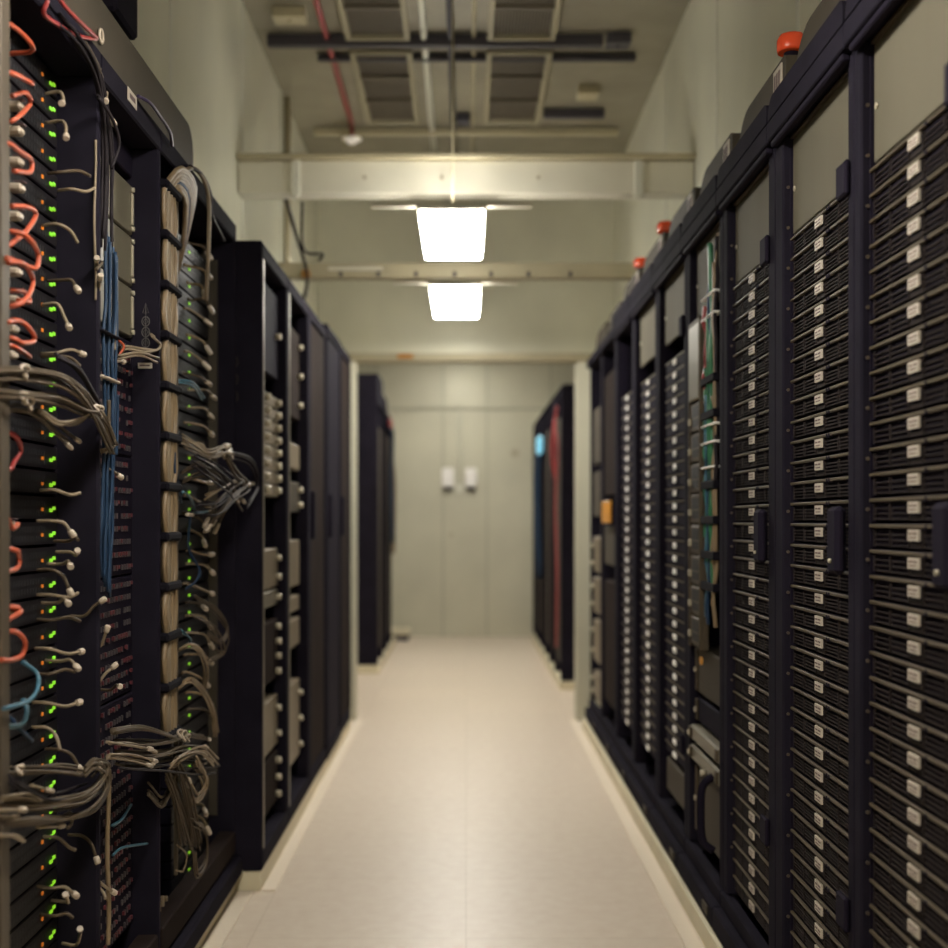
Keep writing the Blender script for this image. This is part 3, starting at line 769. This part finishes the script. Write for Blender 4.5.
# --- middle left rack: silver servers then blade units
for k in range(3):
    z1 = EYE+.78-k*.12; z0 = z1-.115
    t = thing('rack_server', (LE1, 2.79, z0), '%s of three silver grey servers in the middle left rack' % ('topmost', 'middle', 'lowest')[k], 'server', 'silver servers on the left')
    part(MB().box(LE1, LE1-.25, 2.575, 3.01, z0, z1, 0, .003), 'body', 'silver', t)
    h = MB().box(LE1+.006, LE1+.0003, 2.99, 3.003, z0+.02, z1-.02, 0, .002)
    part(h, 'ear_handle', 'knob', t)
    for zz in (z0+.012, z1-.012): part(MB().tube([(LE1+.0003, 2.997, zz), (LE1+.008, 2.997, zz)], .006, 0, 10), 'screw', 'knob', t)
tag(MB().box(LE1, LE1-.2, 2.60, 3.01, EYE+.80, EYE+.86, 0, .003).build('blank_panel', 'black2'), 'black blank panel above the three silver servers', 'panel')
tag(MB().cyl(P(107, 276, -.745), P(107, 276, -.745)+Vector((.008, 0, 0)), .006).build('status_lamp', 'bled'), 'blue glowing light at the foot of the silver servers', 'light')
for k in range(5):
    z1 = EYE+.415-k*.272; z0 = z1-.268
    t = thing('blade_chassis', (LE1, 2.79, z0), 'black blade chassis with red latches, %s from top in the middle left rack' % ordinal(k+1), 'blade chassis', 'blade units')
    part(MB().box(LE1, LE1-.25, 2.58, 3.01, z0, z1, 0, .003), 'body', 'black2', t)
    g = MB(); h = MB()
    for a in range(19):
        yy = 2.585+a*.0215
        for b_ in range(9):
            zz = z0+.012+b_*.029
            if R.random() < .8: g.box(LE1+.004, LE1+.0003, yy, yy+.006, zz, zz+.012)
            if R.random() < .35: h.box(LE1+.006, LE1+.0003, yy+.010, yy+.017, zz+.004, zz+.012)
    part(g, 'grey_latch_grid', 'greymark', t)['kind'] = 'stuff'
    part(h, 'red_latch_grid', 'redmark', t)['kind'] = 'stuff'

# ---------------------------------------------------------------- cables
def cable(pts, c, r, label, group=None, plug=None, name='patch_cable', parent=None, plug2=None, plen=.03):
    """pts already in metres. plug: material of an end sleeve"""
    q = smooth(pts, 5)
    if parent is None and not plug:
        return tag(MB().tube(q, r).build(name, c), label, 'cable', group)
    if parent is None:
        t = thing(name, q[0], label, 'cable', group)
        cp = part(MB().tube(q, r), 'cord', c, t)
    else:
        t = parent; cp = part(MB().tube(q, r), 'cable', c, t)
    for pm, a, b_ in ((plug, q[-1], q[-2]), (plug2, q[0], q[1])):
        if pm:
            d = (a-b_).normalized()
            s_ = MB().tube([a-d*plen*.1, a+d*plen*.2, a+d*plen*.8, a+d*plen], lambda u: r*(1.5+.5*math.sin(u*3)), 0, 8)
            if parent is None: part(s_, 'plug', pm, t)
            else: part(s_, 'plug', pm, t)
    return t
def PP(lst): return [P(*p) for p in lst]

# orange patch cables at the left edge
spec = [(28, 140), (78, 100), (118, 96), (150, 130), (210, 150), (242, 210), (262, 258), (322, 300), (345, 330), (482, 440), (548, 500), (585, 555), (610, 600), (640, 655)]
oc = [
 ([(2, 20), (20, 32), (33, 50)], -.74), ([(6, 72), (22, 78), (32, 84)], -.74), ([(12, 96), (26, 93), (30, 104), (14, 120)], -.76),
 ([(3, 142), (20, 152), (31, 160), (30, 172), (14, 171)], -.73), ([(11, 206), (27, 207), (36, 214), (27, 230), (16, 240), (4, 247)], -.73),
 ([(16, 232), (30, 240), (38, 254), (36, 268), (22, 264), (6, 258)], -.72), ([(8, 262), (24, 264), (33, 280), (28, 296), (14, 306)], -.72),
 ([(10, 290), (24, 292), (30, 302), (18, 300)], -.75), ([(7, 322), (20, 321), (32, 332), (34, 341), (22, 343), (10, 338)], -.72),
 ([(8, 345), (20, 350), (30, 357)], -.74), ([(3, 430), (16, 437), (21, 450), (14, 462), (8, 470)], -.74),
 ([(12, 549), (19, 558), (17, 568), (6, 572), (0, 576)], -.72), ([(0, 630), (8, 620), (20, 610)], -.72),
 ([(2, 632), (16, 632), (25, 642), (22, 655), (12, 660), (0, 660)], -.72), ([(0, 604), (10, 608), (18, 607)], -.75),
 ([(4, 515), (12, 528), (18, 524)], -.75)]
for k, (pl, X) in enumerate(oc):
    pts = [P(x, y, X+R.uniform(-.008, .008)) for x, y in pl]
    pts = [Vector((LE+.006, pts[0].y, pts[0].z+.004))]+pts if k % 2 else pts+[Vector((LE+.006, pts[-1].y+.02, pts[-1].z))]
    cable(pts, 'orange' if k != 10 else 'red', .0042, 'orange patch cable loop, %s from top at the left edge' % ordinal(k+1), 'orange patch cables')
for k, (x, y) in enumerate([(18, 106), (18, 131), (18, 162), (19, 188), (17, 216), (16, 272), (15, 300), (13, 329), (12, 355), (10, 525), (8, 610)]):
    c_ = P(x, y, -.775)
    t = thing('cable_plug', c_, 'white cable plug among the orange cables, %s from top' % ordinal(k+1), 'plug', 'white plugs')
    part(MB().box(c_.x-.018, c_.x+.008, c_.y-.012, c_.y+.014, c_.z-.007, c_.z+.007, 0, .004), 'body', 'whiteplug', t)
    part(MB().box(c_.x-.006, c_.x+.0115, c_.y-.008, c_.y+.008, c_.z+.0092, c_.z+.0115), 'clip', 'ink', t)

# beige strapped bundle in the third rack
t = thing('cable_bundle', (-.74, 3.12, .5), 'thick vertical bundle of beige cables with black straps', 'cable bundle')
NB = 8
for q in range(NB):
    pts = []
    yb_ = 3.058+.0175*q
    for k in range(34):
        z = EYE+.80-k*.040
        nip = (k % 3 == 0)
        sp = .75 if nip else 1.05
        yc_ = 3.12
        pts.append((-.716-(.008 if q % 2 else 0)+R.uniform(-.0015, .0015), yc_+(yb_-yc_)*sp+R.uniform(-.002, .002), z))
    top = [(-.79, 3.50-.01*q, EYE+.66+.02*q), (-.745, 3.45-.012*q, EYE+.78-.01*q), (-.708, 3.36-.016*q, EYE+.868-.010*q), (-.708, 3.20-.006*q, EYE+.875-.009*q)]
    part(MB().tube(smooth(top+pts, 3), .0066), 'cable', 'blue' if q == 5 else ('palec' if q == 2 else 'beige'), t)
for k in range(12):
    z = EYE+.80-k*.12
    s_ = MB().box(-.704, -.738, 3.05, 3.197, z-.011, z+.011, 0, .006)
    part(s_, 'strap', 'velcro', t)
# big pale loop cable over the top of that rack
cable(PP([(178, 200, -.715), (180, 180, -.71), (192, 168, -.71), (204, 180, -.70), (209, 205, -.70), (208, 260, -.71), (206, 300, -.73)]), 'palec', .006, 'pale cable arching over the top of the beige bundle rack', name='patch_cable')
cable(PP([(190, 166, -.71), (203, 176, -.70), (211, 196, -.695), (212, 215, -.70), (224, 240, -.715)]), 'darkc', .0045, 'black cable following the pale arching cable', name='patch_cable')

# blue bundle between left edge rack and middle rack
t = thing('cable_bundle', (-.72, 2.58, .9), 'vertical bundle of dark blue cables beside the blade units', 'cable bundle')
for q in range(6):
    x = 104+q*2.2
    pts = [P(x+R.uniform(-1, 1)+(2 if 200 < y < 330 else 0)-(5 if y > 440 else 0)*((y-440)/140), y, -.722-.006*(q % 2)) for y in range(232+q*5, 600, 34)]
    part(MB().tube(smooth(pts, 3), .0036), 'cable', 'blue', t)
for y in (330, 376):
    a = P(101, y, -.718); b_ = P(118, y, -.718)
    part(MB().box(-.735, -.712, a.y, b_.y, a.z-.003, a.z+.003, 0, .002), 'cable_tie', 'whiteplug' if y == 376 else 'velcro', t)

def tangle(label, segs, ties, r=.0028, seed=1, name='cable_tangle'):
    rr = random.Random(seed); cen = P(*segs[0][1][0])
    t = thing(name, cen, label, 'cable bundle')
    for (c, pl, n_, sx, sy, plug) in segs:
        for q in range(n_ if n_ < 3 else int(n_*1.5)):
            ox, oy, oX = rr.uniform(-sx, sx), rr.uniform(-sy, sy), rr.uniform(-.012, .012)
            pts = [P(x+ox*(.4+.6*(j/(len(pl)-1)))+rr.uniform(-1, 1), y+oy+rr.uniform(-1.5, 1.5), X+oX) for j, (x, y, X) in enumerate(pl)]
            cable(pts, c, r*rr.uniform(.8, 1.15), '', parent=t, plug='whiteplug' if (plug and rr.random() < plug) else None)
    for (x, y, X, s) in ties:
        c_ = P(x, y, X)
        g = MB().tube([(c_.x+.004*math.sin(a), c_.y+s*math.cos(a*math.pi/6), c_.z+s*1.1*math.sin(a*math.pi/6)) for a in range(12)], .003, closed=True, n=5)
        part(g, 'cable_tie', 'whiteplug', t)
    return t
tangle('swag of grey cables across the left edge rack above its middle', [
    ('greyc', [(-12, 376, -.73), (25, 375, -.71), (60, 381, -.70), (80, 395, -.69), (92, 410, -.69), (104, 430, -.70), (113, 450, -.71)], 7, 4, 8, 0),
    ('greyc', [(-12, 392, -.72), (30, 396, -.70), (60, 400, -.70), (84, 410, -.69), (100, 413, -.69)], 4, 3, 8, 0),
    ('palec', [(40, 412, -.71), (60, 424, -.70), (80, 422, -.70), (98, 412, -.69), (108, 430, -.70), (114, 448, -.71), (104, 452, -.715)], 3, 3, 3, 0),
    ('darkc', [(56, 356, -.72), (78, 370, -.71), (92, 392, -.70), (102, 412, -.70)], 3, 4, 4, 0),
    ('greyc', [(-10, 412, -.74), (30, 410, -.72), (70, 440, -.72)], 3, 5, 8, .5),
    ], [(100, 412, -.69, .010), (92, 412, -.69, .008), (97, 409, -.685, .006), (30, 404, -.70, .010), (24, 398, -.70, .008), (25, 372, -.70, .01)], seed=3)
tangle('bunch of grey cables across the left edge rack near the bottom', [
    ('greyc', [(-10, 772, -.74), (30, 770, -.72), (60, 769, -.71), (84, 772, -.70)], 4, 3, 5, 0),
    ('greyc', [(-10, 805, -.73), (30, 806, -.71), (62, 803, -.70), (86, 796, -.69), (101, 782, -.69), (106, 768, -.69), (96, 764, -.69), (86, 772, -.70)], 6, 5, 6, 0),
    ('greyc', [(-10, 826, -.72), (30, 822, -.70), (66, 820, -.70), (92, 810, -.69), (106, 790, -.69), (106, 772, -.69)], 5, 4, 6, 0),
    ('palec', [(30, 784, -.70), (48, 790, -.70)], 1, 0, 0, 1), ('palec', [(2, 798, -.71), (28, 796, -.70), (40, 802, -.70)], 2, 4, 2, 0),
    ('palec', [(-8, 810, -.70), (20, 811, -.70)], 1, 0, 0, 1), ('palec', [(-8, 818, -.70), (12, 818, -.70)], 1, 0, 0, 1), ('palec', [(36, 827, -.70), (58, 827, -.70)], 1, 0, 0, 1),
    ('palec', [(0, 836, -.70), (14, 836, -.70), (24, 842, -.70)], 2, 3, 3, 0), ('darkc', [(10, 780, -.70), (50, 800, -.70), (90, 790, -.70)], 3, 4, 8, 0),
    ('palec', [(68, 828, -.70), (72, 822, -.70), (70, 814, -.70), (66, 814, -.70)], 1, 0, 0, 0)],
    [(101, 768, -.69, .009), (99, 766, -.685, .006), (20, 770, -.70, .006)], seed=5)
tangle('mass of grey and pink cables at the foot of the beige bundle rack', [
    ('greyc', [(116, 752, -.72), (140, 754, -.71), (165, 752, -.70), (185, 746, -.70), (205, 748, -.70)], 8, 3, 14, .5),
    ('palec', [(108, 750, -.71), (130, 752, -.71), (150, 757, -.70)], 4, 4, 9, 1),
    ('greyc', [(112, 732, -.72), (140, 728, -.71), (165, 734, -.70), (180, 740, -.70)], 4, 4, 4, 0),
    ('beige', [(170, 770, -.70), (182, 760, -.69), (200, 752, -.69), (215, 765, -.69)], 4, 4, 6, 0),
    ('greyc', [(168, 775, -.70), (176, 795, -.70), (182, 820, -.70), (188, 842, -.71)], 8, 7, 8, 0),
    ('greyc', [(176, 760, -.70), (186, 790, -.70), (192, 820, -.70), (196, 845, -.71)], 6, 6, 6, 0),
    ('beige', [(196, 758, -.69), (206, 782, -.69), (196, 796, -.70), (188, 784, -.70)], 4, 5, 10, .6),
    ('greyc', [(190, 820, -.70), (204, 830, -.70), (206, 860, -.70), (196, 874, -.70), (192, 850, -.70)], 3, 4, 5, 0),
    ('beige', [(178, 845, -.71), (186, 854, -.71), (184, 872, -.71), (176, 870, -.715)], 1, 1, 1, 0),
    ('greyc', [(150, 790, -.71), (168, 800, -.71), (188, 740, -.70)], 3, 6, 8, 0),
    ('darkc', [(120, 764, -.71), (160, 766, -.70), (200, 770, -.70), (216, 766, -.70)], 4, 5, 8, 0),
    ], [(184, 736, -.69, .012), (180, 734, -.685, .009), (188, 738, -.69, .008)], seed=8)
tangle('knot of cables with pale plugs reaching over the cabinet side panel', [
    ('palec', [(182, 442, -.75), (196, 450, -.72), (210, 456, -.69), (226, 452, -.67)], 5, 3, 9, .5),
    ('greyc', [(226, 452, -.67), (236, 470, -.665), (246, 482, -.66), (232, 494, -.67), (222, 506, -.68), (212, 520, -.70)], 4, 7, 8, .7),
    ('darkc', [(196, 462, -.71), (216, 474, -.68), (236, 492, -.67), (222, 508, -.68), (200, 510, -.72)], 4, 8, 9, .3),
    ('greyc', [(182, 478, -.76), (202, 470, -.72), (222, 480, -.69), (240, 506, -.68)], 4, 4, 8, .4),
    ('darkc', [(225, 455, -.67), (252, 465, -.66), (259, 490, -.66), (248, 508, -.66)], 3, 3, 6, 0),
    ('beige', [(206, 500, -.71), (222, 492, -.69), (236, 484, -.68), (250, 488, -.67)], 3, 4, 6, .6),
    ], [(228, 450, -.665, .010), (232, 456, -.665, .008), (224, 455, -.67, .009), (229, 447, -.66, .007)], seed=11)
tangle('beige looping cables in the lower part of the beige bundle rack', [
    ('beige', [(178, 650, -.75), (190, 645, -.72), (200, 652, -.71), (206, 672, -.72), (204, 690, -.75)], 3, 2, 5, 0),
    ('beige', [(177, 688, -.75), (190, 680, -.72), (202, 690, -.71), (212, 710, -.71), (216, 735, -.71)], 4, 2, 6, 0),
    ('greyc', [(195, 600, -.76), (214, 612, -.72), (226, 632, -.70), (220, 646, -.71), (206, 640, -.74)], 3, 3, 6, 0),
    ('greyc', [(190, 614, -.76), (212, 625, -.72), (222, 650, -.71), (208, 660, -.74)], 2, 3, 3, 0)], [], seed=14, name='cable_loop')
tangle('blue cables strung down the switches of the beige bundle rack', [
    ('cyan', [(178, 380, -.76), (192, 384, -.73), (203, 400, -.74)], 2, 1, 2, 0),
    ('blue', [(176, 425, -.725), (174, 440, -.725), (176, 480, -.725), (181, 500, -.75)], 3, 1, 3, 0),
    ('cyan', [(178, 500, -.75), (184, 493, -.73), (192, 500, -.74), (196, 512, -.76), (206, 510, -.76)], 2, 1, 2, 0),
    ('blue', [(190, 510, -.77), (188, 550, -.76), (199, 570, -.74), (194, 584, -.75), (185, 590, -.77)], 2, 2, 2, 0),
    ('cyan', [(180, 630, -.76), (190, 638, -.75), (186, 645, -.77)], 2, 1, 2, 0)], [], r=.003, seed=17, name='cable_loop')
tangle('light blue cables curling at the left edge below the orange ones', [
    ('cyan', [(22, 662, -.73), (36, 674, -.71), (38, 690, -.70), (28, 702, -.70), (4, 710, -.71)], 1, 0, 0, 0),
    ('cyan', [(24, 700, -.72), (27, 712, -.71), (20, 724, -.71), (-6, 728, -.72)], 1, 0, 0, 0),
    ('blue', [(8, 715, -.74), (18, 728, -.73), (30, 742, -.73)], 1, 2, 2, 0)], [], r=.004, seed=19, name='cable_loop')
tangle('short orange and white cables plugged in under the printed chain mark', [
    ('orange', [(117, 338, -.79), (124, 346, -.77), (120, 356, -.775)], 1, 0, 0, 0),
    ('orange', [(120, 364, -.785), (126, 371, -.77), (136, 372, -.78)], 1, 0, 0, 1),
    ('palec', [(118, 356, -.78), (126, 349, -.76), (145, 351, -.73), (158, 350, -.72), (160, 343, -.72), (152, 336, -.73)], 2, 1, 2, 0),
    ('palec', [(118, 358, -.78), (140, 354, -.74), (158, 359, -.72)], 3, 1, 3, 0),
    ('palec', [(96, 358, -.73), (108, 359, -.73), (122, 362, -.75)], 1, 0, 0, 1)], [], r=.003, seed=23, name='cable_loop')
tangle('light blue cables at the bottom of the middle left rack', [
    ('cyan', [(112, 826, -.76), (122, 818, -.75), (130, 804, -.76)], 2, 1, 2, 0),
    ('cyan', [(112, 858, -.77), (122, 850, -.76), (146, 845, -.75)], 1, 1, 2, 0)], [], r=.003, seed=27, name='cable_loop')
tangle('dark cables hanging over the upper front of the middle left rack', [
    ('darkc', [(60, 20, -.72), (78, 40, -.71), (96, 70, -.71), (104, 110, -.715), (108, 160, -.72), (107, 205, -.722), (106, 245, -.724)], 5, 6, 10, 0),
    ('darkc', [(98, 96, -.71), (113, 120, -.70), (119, 145, -.70), (112, 168, -.71)], 2, 1, 2, 0),
    ('greyc', [(86, 40, -.71), (94, 54, -.71), (104, 76, -.715)], 2, 2, 3, 0)], [], r=.0032, seed=31, name='cable_loop')
# long vertical cables by the middle left rack
for c, x, ya, yb, X, r, lab in (('palec', 115, 300, 350, -.725, .004, 'short pale vertical cable under the silver servers'),
                         ('blue', 117, 395, 460, -.725, .003, 'blue vertical cable along the blade units'),
                         ('beige', 108, 785, 945, -.725, .0048, 'tall tan vertical cable at the foot of the middle left rack'),
                         ('palec', 95, 140, 300, -.725, .0025, 'thin pale vertical cable beside the dark blue bundle'),
                         ('greyc', 108, 400, 440, -.71, .004, 'grey vertical cable below the white ties')):
    cable([P(x+math.sin(y*.05)*.8, y, X) for y in range(ya, yb+1, 10)], c, r, lab)
t = thing('cable_bundle', P(158, 905, -.76), 'pale flat bundle of cables at the floor of the middle left rack', 'cable bundle')
for q in range(5):
    part(MB().tube(smooth([P(152+q*3.5, 896, -.765), P(152+q*3.6, 915, -.76), P(151+q*3.6, 945, -.76)]), .0045), 'cable', 'beige', t)
part(MB().box(-.770, -.748, P(149, 910, -.76).y, P(171, 910, -.76).y, P(160, 912, -.76).z-.002, P(160, 912, -.76).z+.002), 'cable_tie', 'velcro', t)

# grey stub cables with pale plugs, left edge rack
stub = [((60, 92), (62, 103), 1), ((60, 121), (66, 135), 1), ((62, 172), (90, 176), 0), ((72, 189), (95, 188), 0), ((57, 224), (78, 243), 0), ((62, 280), (76, 287), 1), ((57, 304), (68, 325), 1),
        ((56, 353), (80, 353), 1), ((56, 356), (80, 366), 0), ((55, 490), (80, 493), 0), ((52, 521), (70, 531), 1), ((68, 541), (78, 540), 0), ((70, 552), (77, 552), 1),
        ((62, 564), (70, 565), 1), ((52, 570), (69, 589), 1), ((52, 595), (78, 593), 0), ((56, 603), (67, 602), 1), ((52, 620), (80, 621), 0), ((50, 649), (79, 652), 1),
        ((60, 661), (75, 665), 1), ((50, 674), (75, 672), 0), ((48, 703), (77, 703), 1), ((47, 728), (60, 750), 0), ((60, 750), (78, 766), 1), ((58, 838), (76, 850), 0), ((52, 888), (73, 893), 1), ((55, 916), (73, 918), 0), ((66, 902), (66, 896), 1),
        ((76, 945), (80, 930), 1), ((82, 836), (96, 857), 1), ((90, 873), (112, 891), 1), ((94, 888), (106, 899), 0), ((84, 616), (100, 602), 1), ((92, 652), (106, 632), 1), ((95, 685), (112, 668), 1), ((110, 690), (119, 686), 1),
        ((98, 97), (112, 120), 1), ((104, 92), (106, 100), 1), ((98, 470), (118, 475), 1), ((92, 300), (100, 280), 1), ((94, 282), (97, 260), 1), ((104, 262), (96, 270), 0)]
STUB = []
order = {j: n_ for n_, j in enumerate(sorted(range(len(stub)), key=lambda j: stub[j][1][1]))}
for k in range(len(stub)): STUB.append('loose pale cable end with plug, %s from top among those on the left' % ordinal(order[k]+1) if stub[k][2] else 'loose pale cable end, bare, %s from top among those on the left' % ordinal(order[k]+1))
for k, (a, b_, pg) in enumerate(stub):
    A = P(a[0], a[1], -.745); B = P(b_[0], b_[1], -.715)
    mid = (A+B)/2+Vector((.004, 0, .006*(1 if k % 3 else -1)))
    cable([Vector((A.x-.03, A.y+.01, A.z)), A, mid, B], 'palec' if (k % 3 != 2) else 'greyc', .0032, STUB[k], 'loose cable ends on the left racks', plug='whiteplug' if pg else None, plen=.014)
# plugs at every row of the beige bundle rack
for k in range(33):
    y = 248+k*18.0+R.uniform(-4, 4)
    if 715 < y < 790: continue
    x0, x1 = 190+R.uniform(-3, 3), 207+R.uniform(-4, 5)
    A = P(x0, y-R.uniform(2, 8), -.785); B = P(x1, y+R.uniform(0, 6), -.745)
    mid = (A+B)/2+Vector((.01, 0, R.uniform(-.006, .012)))
    cable([Vector((LE+.005, A.y-.02, A.z)), A, mid, B], R.choice(['palec', 'beige', 'greyc']), .0038, 'pale plugged cable on the beige bundle rack, %s from top' % ordinal(k+1), 'plugged cables of the beige bundle rack', plug='whiteplug', plen=.028)
